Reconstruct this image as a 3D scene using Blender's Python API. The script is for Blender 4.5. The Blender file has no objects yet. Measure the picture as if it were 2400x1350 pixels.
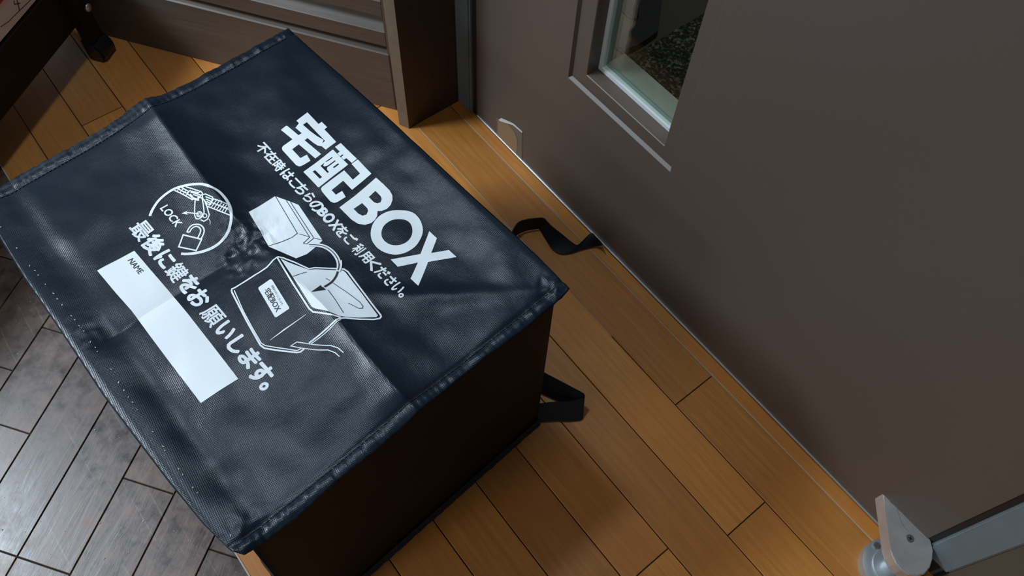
import bpy, bmesh, math, random
from mathutils import Vector, Matrix, noise
from mathutils.geometry import tessellate_polygon

random.seed(7)
sc = bpy.context.scene
col = sc.collection

# ------------------------------------------------------------------ camera
FPX, YAW, PITCH, ROLL = 1899.7078, math.radians(-48.589366), math.radians(60.463107), math.radians(3.628355)
CAM = Vector((0.0, 0.0, 1.1))
_fw = Vector((math.cos(PITCH) * math.sin(YAW), math.cos(PITCH) * math.cos(YAW), -math.sin(PITCH)))
_r0 = _fw.cross(Vector((0, 0, 1))).normalized()
_u0 = _r0.cross(_fw)
_r = math.cos(ROLL) * _r0 + math.sin(ROLL) * _u0
_u = -math.sin(ROLL) * _r0 + math.cos(ROLL) * _u0
cd = bpy.data.cameras.new('camera')
cd.sensor_width = 36.0
cd.lens = FPX / 2400 * 36.0
cd.clip_start = 0.02
cam = bpy.data.objects.new('camera', cd)
col.objects.link(cam)
cam.matrix_world = Matrix(((_r.x, _u.x, -_fw.x, CAM.x), (_r.y, _u.y, -_fw.y, CAM.y), (_r.z, _u.z, -_fw.z, CAM.z), (0, 0, 0, 1)))
sc.camera = cam

# ------------------------------------------------------------------ light, exposure
sc.view_settings.view_transform = 'Standard'
sc.view_settings.look = 'None'
sc.view_settings.gamma = 1.0
sc.view_settings.use_curve_mapping = False
sc.view_settings.exposure = 0.0
w = bpy.data.worlds.new('world')
sc.world = w
w.use_nodes = True
bg = w.node_tree.nodes['Background']
bg.inputs[0].default_value = (0.80, 0.88, 1.0, 1)
bg.inputs[1].default_value = 0.10


def area(name, loc, target, size, power, color, shape='DISK', sy=None):
    ld = bpy.data.lights.new(name, 'AREA')
    ld.shape = shape
    ld.size = size
    if sy:
        ld.size_y = sy
    ld.energy = power
    ld.color = color
    o = bpy.data.objects.new(name, ld)
    col.objects.link(o)
    o.location = loc
    o.rotation_euler = (Vector(target) - Vector(loc)).to_track_quat('-Z', 'Y').to_euler()
    return o


area('hall_ceiling_lamp', (-2.0, -1.55, 2.30), (-2.0, -1.55, 0), 0.75, 112, (0.76, 0.89, 1.0))
area('entrance_ceiling_lamp', (-1.18, 0.24, 2.30), (-1.18, 0.24, 0), 0.24, 12, (0.74, 0.88, 1.0))
area('door_fill_light', (-0.45, -3.0, 2.30), (-0.45, -3.0, 0), 0.7, 31, (0.96, 0.95, 0.92))  # added fill from behind the camera to brighten the door
area('outside_fill_light', (-0.1, 1.9, 2.30), (-0.1, 1.9, 0), 0.3, 13, (1.0, 0.96, 0.84))  # added fill that brightens the mat and sill behind the pane


# ------------------------------------------------------------------ helpers
def ray(x, y):
    return _r * ((x - 1200) / FPX) + _u * (-(y - 675) / FPX) + _fw


def PZ(x, y, z=0.0):
    d = ray(x, y)
    return CAM + d * ((z - CAM.z) / d.z)


def PY(x, y, Y):
    d = ray(x, y)
    return CAM + d * ((Y - CAM.y) / d.y)


def link(name, me, mats=(), parent=None):
    o = bpy.data.objects.new(name, me)
    col.objects.link(o)
    for m in mats if isinstance(mats, (list, tuple)) else [mats]:
        me.materials.append(m)
    if parent:
        o.parent = parent
    return o


def obj(name, bm, mats, parent=None, smooth=False):
    me = bpy.data.meshes.new(name)
    bmesh.ops.recalc_face_normals(bm, faces=bm.faces[:])
    if smooth:
        for f in bm.faces:
            f.smooth = True
    bm.to_mesh(me)
    bm.free()
    if parent is not None and parent.type == 'EMPTY':
        me.transform(Matrix.Translation(-parent.location))
    elif parent is not None and parent.parent is not None and parent.parent.type == 'EMPTY':
        me.transform(Matrix.Translation(-parent.parent.location))
    return link(name, me, mats, parent)


def thing(name, loc, label, cat, group=None):
    o = bpy.data.objects.new(name, None)
    o.empty_display_size = 0.05
    col.objects.link(o)
    o.location = loc
    return tag(o, label, cat, group)


def tag(o, label, cat, group=None, kind=None):
    o['label'] = label
    o['category'] = cat
    if group:
        o['group'] = group
    if kind:
        o['kind'] = kind
    return o


def struct(o, label=None):
    o['kind'] = 'structure'
    if label:
        o['label'] = label
    return o


def box(bm, lo, hi, M=None, bevel=0.0, seg=2):
    vs = [Vector((x, y, z)) for x in (lo[0], hi[0]) for y in (lo[1], hi[1]) for z in (lo[2], hi[2])]
    if M is not None:
        vs = [M @ v for v in vs]
    v = [bm.verts.new(p) for p in vs]
    fs = [bm.faces.new([v[i] for i in q]) for q in ((0, 1, 3, 2), (4, 6, 7, 5), (0, 4, 5, 1), (2, 3, 7, 6), (0, 2, 6, 4), (1, 5, 7, 3))]
    if bevel > 0:
        es = list({e for f in fs for e in f.edges})
        bmesh.ops.bevel(bm, geom=es, offset=bevel, segments=seg, affect='EDGES', clamp_overlap=True)
    return fs


def prism(bm, pts, d, bevel=0.0):
    """closed outline pts (Vectors) extruded by vector d"""
    a = [bm.verts.new(p) for p in pts]
    b = [bm.verts.new(p + d) for p in pts]
    n = len(pts)
    fs = [bm.faces.new(a), bm.faces.new(b[::-1])]
    for i in range(n):
        fs.append(bm.faces.new((a[i], b[i], b[(i + 1) % n], a[(i + 1) % n])))
    if bevel > 0:
        es = list({e for f in fs[:2] for e in f.edges})
        bmesh.ops.bevel(bm, geom=es, offset=bevel, segments=2, affect='EDGES', clamp_overlap=True)


def cyl(bm, c, axis, r, h, n=32, bevel=0.0):
    axis = Vector(axis).normalized()
    t = axis.orthogonal().normalized()
    s = axis.cross(t)
    prism(bm, [Vector(c) + (t * math.cos(k * 2 * math.pi / n) + s * math.sin(k * 2 * math.pi / n)) * r for k in range(n)], axis * h, bevel)


def tube(bm, pts, r, n=8):
    rings = []
    for i, p in enumerate(pts):
        t = (pts[min(i + 1, len(pts) - 1)] - pts[max(i - 1, 0)]).normalized()
        a = t.orthogonal().normalized() if abs(t.z) > 0.95 else t.cross(Vector((0, 0, 1))).normalized()
        b = t.cross(a)
        rings.append([bm.verts.new(p + (a * math.cos(k * 2 * math.pi / n) + b * math.sin(k * 2 * math.pi / n)) * r) for k in range(n)])
    for i in range(len(rings) - 1):
        for k in range(n):
            bm.faces.new((rings[i][k], rings[i][(k + 1) % n], rings[i + 1][(k + 1) % n], rings[i + 1][k]))
    bm.faces.new(rings[0][::-1])
    bm.faces.new(rings[-1])


def ribbon(bm, A, B, th=0.0012):
    """a webbing band between two edge polylines A and B, with thickness"""
    n = len(A)
    L = []
    for i in range(n):
        t = (A[min(i + 1, n - 1)] - A[max(i - 1, 0)]) + (B[min(i + 1, n - 1)] - B[max(i - 1, 0)])
        nn = t.cross(B[i] - A[i]).normalized() * (th / 2)
        L.append([bm.verts.new(p) for p in (A[i] + nn, B[i] + nn, B[i] - nn, A[i] - nn)])
    for i in range(n - 1):
        for k in range(4):
            bm.faces.new((L[i][k], L[i][(k + 1) % 4], L[i + 1][(k + 1) % 4], L[i + 1][k]))
    bm.faces.new(L[0][::-1])
    bm.faces.new(L[-1])


def smooth_poly(pts, n=6):
    """Catmull-Rom through Vectors"""
    out = []
    for i in range(len(pts) - 1):
        p0, p1, p2, p3 = pts[max(i - 1, 0)], pts[i], pts[i + 1], pts[min(i + 2, len(pts) - 1)]
        for k in range(n):
            t = k / n
            out.append(0.5 * ((2 * p1) + (p2 - p0) * t + (2 * p0 - 5 * p1 + 4 * p2 - p3) * t * t + (3 * p1 - p0 - 3 * p2 + p3) * t ** 3))
    out.append(pts[-1])
    return out


def lin(c):
    return tuple(((v / 255) / 12.92 if v / 255 <= 0.04045 else ((v / 255 + 0.055) / 1.055) ** 2.4) for v in c) + (1.0,)


# ------------------------------------------------------------------ materials
def mat(name, base, rough=0.5, metal=0.0, spec=0.5, bump=None, bump_scale=400, var=None):
    m = bpy.data.materials.new(name)
    m.use_nodes = True
    nt = m.node_tree
    p = nt.nodes['Principled BSDF']
    p.inputs['Base Color'].default_value = tuple(base[:3]) + (1,)
    p.inputs['Roughness'].default_value = rough
    p.inputs['Metallic'].default_value = metal
    p.inputs['Specular IOR Level'].default_value = spec
    tc = nt.nodes.new('ShaderNodeTexCoord')
    if var:
        n = nt.nodes.new('ShaderNodeTexNoise')
        n.inputs['Scale'].default_value = var[0]
        n.inputs['Detail'].default_value = 5
        nt.links.new(tc.outputs['Object'], n.inputs['Vector'])
        r = nt.nodes.new('ShaderNodeMix')
        r.data_type = 'RGBA'
        r.inputs['A'].default_value = tuple(c * (1 - var[1]) for c in base[:3]) + (1,)
        r.inputs['B'].default_value = tuple(min(1, c * (1 + var[1])) for c in base[:3]) + (1,)
        nt.links.new(n.outputs['Fac'], r.inputs['Factor'])
        nt.links.new(r.outputs['Result'], p.inputs['Base Color'])
    if bump:
        n2 = nt.nodes.new('ShaderNodeTexNoise')
        n2.inputs['Scale'].default_value = bump_scale
        n2.inputs['Detail'].default_value = 3
        nt.links.new(tc.outputs['Object'], n2.inputs['Vector'])
        b = nt.nodes.new('ShaderNodeBump')
        b.inputs['Strength'].default_value = bump
        b.inputs['Distance'].default_value = 0.001
        nt.links.new(n2.outputs['Fac'], b.inputs['Height'])
        nt.links.new(b.outputs['Normal'], p.inputs['Normal'])
    return m


def wood(name, dark, light, stain, rough, angle=0.0, long=3.0, cross=55.0, plank_amt=0.35, scratch=0.0, coat=0.0, bump=0.25, spec=0.5, wave=0.22, pit=0.0):
    """boards with grain along local X (turned by angle); per-board tone from the 'plank' attribute"""
    m = bpy.data.materials.new(name)
    m.use_nodes = True
    nt = m.node_tree
    L = nt.links.new
    N = nt.nodes.new
    p = nt.nodes['Principled BSDF']
    tc = N('ShaderNodeTexCoord')
    mp0 = N('ShaderNodeMapping')
    mp0.inputs['Rotation'].default_value = (0, 0, -angle)
    L(tc.outputs['Object'], mp0.inputs['Vector'])
    at = N('ShaderNodeAttribute')
    at.attribute_name = 'plank'
    off = N('ShaderNodeVectorMath')
    off.operation = 'MULTIPLY_ADD'
    off.inputs[1].default_value = (7.3, 3.1, 5.7)
    L(at.outputs['Color'], off.inputs[0])
    L(mp0.outputs['Vector'], off.inputs[2])
    mp = N('ShaderNodeMapping')
    mp.inputs['Scale'].default_value = (long, cross, cross)
    L(off.outputs['Vector'], mp.inputs['Vector'])
    g = N('ShaderNodeTexNoise')
    g.inputs['Scale'].default_value = 1.0
    g.inputs['Detail'].default_value = 7
    g.inputs['Roughness'].default_value = 0.62
    g.inputs['Distortion'].default_value = 0.6
    L(mp.outputs['Vector'], g.inputs['Vector'])
    wv = N('ShaderNodeTexWave')
    wv.bands_direction = 'Y'
    wv.inputs['Scale'].default_value = 0.16
    wv.inputs['Distortion'].default_value = 5.0
    wv.inputs['Detail'].default_value = 3
    wv.inputs['Detail Scale'].default_value = 0.7
    mpw = N('ShaderNodeMapping')
    mpw.inputs['Scale'].default_value = (long * 0.55, cross * 1.0, cross * 1.0)
    L(off.outputs['Vector'], mpw.inputs['Vector'])
    L(mpw.outputs['Vector'], wv.inputs['Vector'])
    mixg = N('ShaderNodeMix')
    mixg.data_type = 'FLOAT'
    mixg.inputs['Factor'].default_value = wave
    L(g.outputs['Fac'], mixg.inputs['A'])
    L(wv.outputs['Fac'], mixg.inputs['B'])
    cr = N('ShaderNodeValToRGB')
    cr.color_ramp.elements[0].position = 0.22
    cr.color_ramp.elements[0].color = tuple(dark[:3]) + (1,)
    cr.color_ramp.elements[1].position = 0.78
    cr.color_ramp.elements[1].color = tuple(light[:3]) + (1,)
    L(mixg.outputs['Result'], cr.inputs['Fac'])
    # big slow stains
    st = N('ShaderNodeTexNoise')
    st.inputs['Scale'].default_value = 7.0
    st.inputs['Detail'].default_value = 4
    L(off.outputs['Vector'], st.inputs['Vector'])
    sr = N('ShaderNodeMapRange')
    sr.inputs['From Min'].default_value = 0.35
    sr.inputs['From Max'].default_value = 0.7
    sr.inputs['To Min'].default_value = 0.0
    sr.inputs['To Max'].default_value = 0.6
    L(st.outputs['Fac'], sr.inputs['Value'])
    m1 = N('ShaderNodeMix')
    m1.data_type = 'RGBA'
    m1.inputs['B'].default_value = tuple(stain[:3]) + (1,)
    L(sr.outputs['Result'], m1.inputs['Factor'])
    L(cr.outputs['Color'], m1.inputs['A'])
    # board tone
    sep = N('ShaderNodeSeparateColor')
    L(at.outputs['Color'], sep.inputs['Color'])
    tone = N('ShaderNodeMapRange')
    tone.inputs['To Min'].default_value = 1.0 - plank_amt
    tone.inputs['To Max'].default_value = 1.0 + plank_amt
    L(sep.outputs['Red'], tone.inputs['Value'])
    hs = N('ShaderNodeHueSaturation')
    L(tone.outputs['Result'], hs.inputs['Value'])
    L(m1.outputs['Result'], hs.inputs['Color'])
    outc = hs.outputs['Color']
    rg = N('ShaderNodeMapRange')
    rg.inputs['To Min'].default_value = rough - 0.08
    rg.inputs['To Max'].default_value = rough + 0.16
    L(st.outputs['Fac'], rg.inputs['Value'])
    outr = rg.outputs['Result']
    if scratch > 0:
        # worn, scuffed film: thin scratches at random directions and cloudy dull patches
        acc = None
        for (ang, sx, sy, seed) in ((0.5, 3.0, 120.0, 1.0), (1.55, 2.4, 90.0, 5.0), (2.5, 3.5, 140.0, 9.0)):
            mm = N('ShaderNodeMapping')
            mm.inputs['Rotation'].default_value = (0, 0, ang)
            mm.inputs['Location'].default_value = (seed, seed * 2, 0)
            mm.inputs['Scale'].default_value = (sx, sy, 1)
            L(tc.outputs['Object'], mm.inputs['Vector'])
            nn = N('ShaderNodeTexNoise')
            nn.inputs['Scale'].default_value = 1.0
            nn.inputs['Detail'].default_value = 2
            nn.inputs['Distortion'].default_value = 0.35
            L(mm.outputs['Vector'], nn.inputs['Vector'])
            rr = N('ShaderNodeMapRange')
            rr.inputs['From Min'].default_value = 0.66
            rr.inputs['From Max'].default_value = 0.76
            L(nn.outputs['Fac'], rr.inputs['Value'])
            if acc is None:
                acc = rr.outputs['Result']
            else:
                mx = N('ShaderNodeMath')
                mx.operation = 'MAXIMUM'
                L(acc, mx.inputs[0])
                L(rr.outputs['Result'], mx.inputs[1])
                acc = mx.outputs['Value']
        sm = N('ShaderNodeMath')
        sm.operation = 'MULTIPLY'
        sm.inputs[1].default_value = scratch
        L(acc, sm.inputs[0])
        m2 = N('ShaderNodeMix')
        m2.data_type = 'RGBA'
        m2.inputs['B'].default_value = (0.20, 0.19, 0.185, 1)
        L(sm.outputs['Value'], m2.inputs['Factor'])
        L(outc, m2.inputs['A'])
        outc = m2.outputs['Result']
    if pit > 0:
        pn = N('ShaderNodeTexNoise')
        pn.inputs['Scale'].default_value = 38
        pn.inputs['Detail'].default_value = 9
        pn.inputs['Roughness'].default_value = 0.72
        L(tc.outputs['Object'], pn.inputs['Vector'])
        pr_ = N('ShaderNodeMapRange')
        pr_.inputs['From Min'].default_value = 0.36
        pr_.inputs['From Max'].default_value = 0.66
        pr_.inputs['To Min'].default_value = 1 - pit
        pr_.inputs['To Max'].default_value = 1 + pit
        L(pn.outputs['Fac'], pr_.inputs['Value'])
        ph = N('ShaderNodeHueSaturation')
        L(pr_.outputs['Result'], ph.inputs['Value'])
        L(outc, ph.inputs['Color'])
        outc = ph.outputs['Color']
        ra = N('ShaderNodeMath')
        ra.operation = 'MULTIPLY_ADD'
        ra.inputs[1].default_value = 0.5
        L(pn.outputs['Fac'], ra.inputs[0])
        rs_ = N('ShaderNodeMath')
        rs_.operation = 'SUBTRACT'
        rs_.inputs[1].default_value = 0.25
        L(outr, rs_.inputs[0])
        L(rs_.outputs['Value'], ra.inputs[2])
        outr = ra.outputs['Value']
    L(outc, p.inputs['Base Color'])
    L(outr, p.inputs['Roughness'])
    p.inputs['Coat Weight'].default_value = coat
    p.inputs['Coat Roughness'].default_value = 0.25
    p.inputs['Specular IOR Level'].default_value = spec
    b = N('ShaderNodeBump')
    b.inputs['Strength'].default_value = bump
    b.inputs['Distance'].default_value = 0.0006
    L(mixg.outputs['Result'], b.inputs['Height'])
    L(b.outputs['Normal'], p.inputs['Normal'])
    return m


ANG_H = math.radians(35.2)          # the house grid is turned against the entrance door
E1 = Vector((math.cos(ANG_H), math.sin(ANG_H), 0))
E2 = Vector((-math.sin(ANG_H), math.cos(ANG_H), 0))

M_oak = wood('oak_flooring', (0.42, 0.160, 0.029), (0.67, 0.280, 0.060), (0.44, 0.146, 0.024), 0.38, 0.0, 9.0, 170.0, 0.22, wave=0.08, bump=0.35)
M_dark = wood('dark_flooring', (0.030, 0.017, 0.012), (0.085, 0.050, 0.036), (0.115, 0.050, 0.026), 0.33, ANG_H + math.pi / 2, 9.0, 60.0, 0.18, scratch=0.55, bump=0.6, wave=0.1, pit=0.55, spec=0.75)
M_groove = mat('groove_dirt', (0.012, 0.007, 0.004), 0.9)
M_pale = mat('pale_strip', (0.45, 0.36, 0.27), 0.6)
M_door = mat('brown_painted_steel', (0.096, 0.073, 0.060), 0.42, 0, 0.4, bump=0.12, bump_scale=900, var=(3.0, 0.05))
M_jamb = mat('grey_blue_steel', (0.13, 0.165, 0.18), 0.45, 0, 0.5, var=(30.0, 0.10))
M_gasket_shade = mat('black_rubber_and_shade', (0.006, 0.006, 0.007), 0.6)  # rubber, also used as painted shade in gaps and on the doormat
M_louvre = wood('louvre_wood', (0.060, 0.045, 0.036), (0.135, 0.105, 0.083), (0.085, 0.062, 0.047), 0.45, ANG_H, 6.0, 160.0, 0.06, bump=0.5)
M_casing = wood('dark_casing_wood', (0.030, 0.016, 0.011), (0.060, 0.034, 0.024), (0.045, 0.024, 0.015), 0.5, 0.0, 60.0, 60.0, 0.05)
M_casing_lit = mat('lit_casing_edge', (0.17, 0.135, 0.095), 0.55, var=(60, 0.3))  # casing wood in a paler tone, painting the light on its narrow face
M_rack = wood('rack_wood', (0.008, 0.006, 0.0045), (0.022, 0.016, 0.012), (0.015, 0.010, 0.008), 0.6, ANG_H + math.pi / 2, 5.0, 70.0, 0.1, spec=0.25)
M_alu = mat('aluminium', (0.62, 0.64, 0.66), 0.32, 0.85)
M_bead = mat('light_grey_bead', (0.60, 0.62, 0.63), 0.4, 0.0)
M_steel = mat('brushed_steel', (0.56, 0.53, 0.51), 0.40, 0.65, bump=0.15, bump_scale=160, var=(45, 0.22))
M_chrome = mat('bright_steel', (0.55, 0.60, 0.62), 0.34, 0.7)
M_screw = mat('screw_steel', (0.36, 0.35, 0.34), 0.4, 0.9)
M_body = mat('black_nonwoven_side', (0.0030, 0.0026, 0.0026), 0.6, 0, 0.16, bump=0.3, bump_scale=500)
M_web = mat('black_webbing', (0.007, 0.007, 0.008), 0.6, 0, 0.3)
M_white = mat('white_print', (0.77, 0.83, 0.88), 0.5, 0, 0.4)
M_ink = mat('black_print', (0.016, 0.018, 0.024), 0.5)
M_thread = mat('black_thread', (0.004, 0.004, 0.005), 0.7)
M_threadl = mat('pale_thread', (0.45, 0.47, 0.48), 0.6)
M_card = mat('white_cardboard', (0.72, 0.69, 0.67), 0.7, var=(14, 0.12))
M_red = mat('red_print', (0.45, 0.03, 0.03), 0.6)
M_pen = mat('pen_ink', (0.02, 0.02, 0.025), 0.6)
M_plastic = mat('black_plastic', (0.012, 0.014, 0.017), 0.24, 0, 0.5)
M_tape = mat('brown_tape', (0.29, 0.185, 0.10), 0.42, var=(60, 0.08))
M_tapeg = mat('tape_glue', (0.155, 0.118, 0.088), 0.4)
M_paper = mat('white_paper', (0.78, 0.76, 0.72), 0.6)
M_wallr = mat('brown_wall_panel', (0.085, 0.074, 0.055), 0.55, var=(20, 0.12), bump=0.2, bump_scale=300)
M_wall = mat('plain_wallpaper', (0.60, 0.63, 0.66), 0.8, bump=0.3, bump_scale=300)
M_out = mat('outside_concrete', (0.055, 0.045, 0.038), 0.7, var=(9, 0.25), bump=0.3, bump_scale=120)

# black coated cloth of the lid: fine diagonal weave
M_lid = bpy.data.materials.new('black_coated_cloth')
M_lid.use_nodes = True
_nt = M_lid.node_tree
_p = _nt.nodes['Principled BSDF']
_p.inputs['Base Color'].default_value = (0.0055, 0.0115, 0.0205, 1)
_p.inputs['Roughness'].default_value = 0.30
_p.inputs['Specular IOR Level'].default_value = 0.38
_tc = _nt.nodes.new('ShaderNodeTexCoord')
_hs = None
for _a in (0.075 + 0.0, 0.075 + math.pi / 2):
    _mp = _nt.nodes.new('ShaderNodeMapping')
    _mp.inputs['Rotation'].default_value = (0, 0, _a)
    _nt.links.new(_tc.outputs['Object'], _mp.inputs['Vector'])
    _wv = _nt.nodes.new('ShaderNodeTexWave')
    _wv.inputs['Scale'].default_value = 190
    _wv.inputs['Distortion'].default_value = 1.5
    _wv.inputs['Detail'].default_value = 1
    _nt.links.new(_mp.outputs['Vector'], _wv.inputs['Vector'])
    if _hs is None:
        _hs = _wv.outputs['Fac']
    else:
        _ad = _nt.nodes.new('ShaderNodeMath')
        _ad.operation = 'MULTIPLY'
        _nt.links.new(_hs, _ad.inputs[0])
        _nt.links.new(_wv.outputs['Fac'], _ad.inputs[1])
        _hs = _ad.outputs['Value']
_nz = _nt.nodes.new('ShaderNodeTexNoise')
_nz.inputs['Scale'].default_value = 60
_nz.inputs['Detail'].default_value = 6
_nt.links.new(_tc.outputs['Object'], _nz.inputs['Vector'])
_b1 = _nt.nodes.new('ShaderNodeBump')
_b1.inputs['Strength'].default_value = 0.25
_b1.inputs['Distance'].default_value = 0.0004
_nt.links.new(_hs, _b1.inputs['Height'])
_b2 = _nt.nodes.new('ShaderNodeBump')
_b2.inputs['Strength'].default_value = 0.35
_b2.inputs['Distance'].default_value = 0.0012
_nt.links.new(_nz.outputs['Fac'], _b2.inputs['Height'])
_nt.links.new(_b1.outputs['Normal'], _b2.inputs['Normal'])
_nt.links.new(_b2.outputs['Normal'], _p.inputs['Normal'])

# speckled bristle mat
M_mat = bpy.data.materials.new('bristle_mat')
M_mat.use_nodes = True
_nt = M_mat.node_tree
_p = _nt.nodes['Principled BSDF']
_p.inputs['Roughness'].default_value = 0.9
_tc = _nt.nodes.new('ShaderNodeTexCoord')
_n = _nt.nodes.new('ShaderNodeTexNoise')
_n.inputs['Scale'].default_value = 160
_n.inputs['Detail'].default_value = 3
_nt.links.new(_tc.outputs['Object'], _n.inputs['Vector'])
_cr = _nt.nodes.new('ShaderNodeValToRGB')
_cr.color_ramp.elements[0].position = 0.50
_cr.color_ramp.elements[0].color = (0.010, 0.011, 0.008, 1)
_cr.color_ramp.elements[1].position = 0.72
_cr.color_ramp.elements[1].color = (0.22, 0.21, 0.15, 1)
_nt.links.new(_n.outputs['Fac'], _cr.inputs['Fac'])
_nt.links.new(_cr.outputs['Color'], _p.inputs['Base Color'])
_b = _nt.nodes.new('ShaderNodeBump')
_b.inputs['Strength'].default_value = 1.0
_b.inputs['Distance'].default_value = 0.004
_nt.links.new(_n.outputs['Fac'], _b.inputs['Height'])
_nt.links.new(_b.outputs['Normal'], _p.inputs['Normal'])

# clear window glass: see-through with Fresnel reflection
M_glass = bpy.data.materials.new('clear_glass')
M_glass.use_nodes = True
_nt = M_glass.node_tree
_nt.nodes.remove(_nt.nodes['Principled BSDF'])
_tr = _nt.nodes.new('ShaderNodeBsdfTransparent')
_tr.inputs['Color'].default_value = (0.86, 0.93, 0.90, 1)
_gl = _nt.nodes.new('ShaderNodeBsdfGlossy')
_gl.inputs['Roughness'].default_value = 0.02
_fr = _nt.nodes.new('ShaderNodeFresnel')
_ge = _nt.nodes.new('ShaderNodeNewGeometry')
_mr = _nt.nodes.new('ShaderNodeMapRange')
_mr.inputs['To Min'].default_value = 1.45
_mr.inputs['To Max'].default_value = 1 / 1.45
_nt.links.new(_ge.outputs['Backfacing'], _mr.inputs['Value'])
_nt.links.new(_mr.outputs['Result'], _fr.inputs['IOR'])
_mx = _nt.nodes.new('ShaderNodeMixShader')
_nt.links.new(_fr.outputs['Fac'], _mx.inputs['Fac'])
_nt.links.new(_tr.outputs['BSDF'], _mx.inputs[1])
_nt.links.new(_gl.outputs['BSDF'], _mx.inputs[2])
_nt.links.new(_mx.outputs['Shader'], _nt.nodes['Material Output'].inputs['Surface'])
M_glass_edge = mat('green_glass_edge', (0.20, 0.26, 0.26), 0.25)

# ------------------------------------------------------------------ the room: floor
YD = 0.579                 # door face


def inset(q, d):
    """convex outline moved inwards by d (mitred)"""
    n = len(q)
    out = []
    for i in range(n):
        e1 = (q[i] - q[i - 1]).normalized()
        e2 = (q[(i + 1) % n] - q[i]).normalized()
        n1, n2 = Vector((-e1.y, e1.x, 0)), Vector((-e2.y, e2.x, 0))
        m = (n1 + n2)
        out.append(q[i] + m * (d / max(0.3, 1 + n1.dot(n2))))
    return out


def plank_mesh(name, boards, mats, parent=None, clip=None, gap=0.0007, bev=0.0006):
    """boards: outlines (x-y, anticlockwise) -> one mesh of separate bevelled boards with a tone per board"""
    bm = bmesh.new()
    lay = bm.loops.layers.float_color.new('plank')
    for q in boards:
        pts = inset(q, gap)
        pts2 = inset(q, gap + bev)
        tone = (random.random(), random.random(), random.random(), 1)
        t = [bm.verts.new((p.x, p.y, 0)) for p in pts2]
        m = [bm.verts.new((p.x, p.y, -bev)) for p in pts]
        b = [bm.verts.new((p.x, p.y, -0.012)) for p in pts]
        fs = [bm.faces.new(t)]
        n = len(q)
        for i in range(n):
            j = (i + 1) % n
            fs.append(bm.faces.new((t[i], t[j], m[j], m[i])))
            fs.append(bm.faces.new((m[i], m[j], b[j], b[i])))
        for f in fs:
            for l in f.loops:
                l[lay] = tone
    if clip:
        bmesh.ops.bisect_plane(bm, geom=bm.verts[:] + bm.edges[:] + bm.faces[:], plane_co=clip[0], plane_no=clip[1], clear_outer=True)
    return obj(name, bm, mats, parent)


YB = -0.1205               # border between oak boards and dark boards
ylines = [YB, -0.042, 0.0327, 0.1073, 0.1834, 0.258, 0.3322, 0.4067, 0.4807, 0.5566, YD + 0.02]


def yl(i, x):
    t = min(1, max(0, (x + 1.05) / 0.75))
    return ylines[i] + (-0.012 * (1 - t) if 1 <= i <= 6 else 0.0)


joints = {0: [-0.75, 0.62, 1.5], 1: [-1.62, -0.2 + 0.75, 1.1], 2: [-1.168, -0.42, 0.33], 3: [-0.74, 0.28, 1.2], 4: [-1.55, -0.6, 0.55],
          5: [-0.985, -0.03, 0.9], 6: [-0.62, 0.2, 1.3], 7: [-0.9, 0.0072, 0.95], 8: [-0.95, -0.1705, 0.72], 9: [-0.99, 0.9]}
boards = []
for k in range(len(ylines) - 1):
    j = [-2.2] + joints[k] + [2.0]
    for a, b in zip(j[:-1], j[1:]):
        xs = [a] + [x for x in (-1.05, -0.3) if a + 0.02 < x < b - 0.02] + [b]
        boards.append([Vector((x, yl(k, x), 0)) for x in xs] + [Vector((x, yl(k + 1, x), 0)) for x in reversed(xs)])
floor = struct(plank_mesh('floor', boards, [M_oak]), 'golden brown oak strip flooring in front of the brown door')
bm = bmesh.new()
box(bm, (-4.2, -3.6, -0.03), (2.4, YD + 0.02, -0.0025))
obj('floor_base', bm, [M_groove], floor)
bm = bmesh.new()                                        # thin pale strips in the joints near the door
box(bm, (-0.80, 0.5559, -0.004), (0.55, 0.5573, -0.0002))
box(bm, (-0.825, 0.4801, -0.004), (-0.31, 0.4812, -0.0003))
obj('pale_joint_line', bm, [M_pale], floor)

dj = {}
dq0 = -0.7165
P = 0.0764
boards = []
for k in range(-60, 60):
    q0, q1 = dq0 + (k - 1) * P, dq0 + k * P
    base = {0: 0.181, 2: 0.032, 1: 0.032 if True else 0, -1: 0.331, }.get(k)
    js = []
    if k == 0:
        js = [0.181, 0.257 + 0.0, 0.331]
        js = [0.181, 0.331]
    elif k == 1:
        js = [0.032, 0.331]
    elif k == 2:
        js = [0.032, 0.43]
    elif k == -1:
        js = [-0.119, 0.257]
    elif k == 5:
        js = [0.112, 0.56]
    elif k == 4:
        js = [-0.12, 0.5]
    else:
        r = random.uniform(-0.4, 0.1)
        js = [r, r + 0.45]
    rs = [-4.6, js[0] - 2.7, js[0] - 2.2, js[0] - 1.8, js[0] - 1.35, js[0] - 0.9, js[0] - 0.45] + js + [js[-1] + 0.5, js[-1] + 0.95, js[-1] + 1.5, js[-1] + 2.0, js[-1] + 2.6]
    for a, b in zip(rs[:-1], rs[1:]):
        c = [(q0, a), (q1, a), (q1, b), (q0, b)]
        pts = [E1 * q + E2 * r for q, r in c]
        if min(p.y for p in pts) > YB - 0.002 or max(p.x for p in pts) < -4.2 or min(p.x for p in pts) > 2.4 or max(p.y for p in pts) < -3.6:
            continue
        boards.append(pts)
dk = plank_mesh('dark_floorboards', boards, [M_dark], floor, clip=(Vector((0, YB, 0)), Vector((0, 1, 0))), gap=0.0006, bev=0.0008)
dk['label'] = 'dark brown scuffed floorboards left of the bag'
bm = bmesh.new()
box(bm, (-2.2, YB - 0.0008, -0.004), (2.0, YB + 0.0012, 0.0006))
obj('border_strip', bm, [M_pale], floor)

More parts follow.
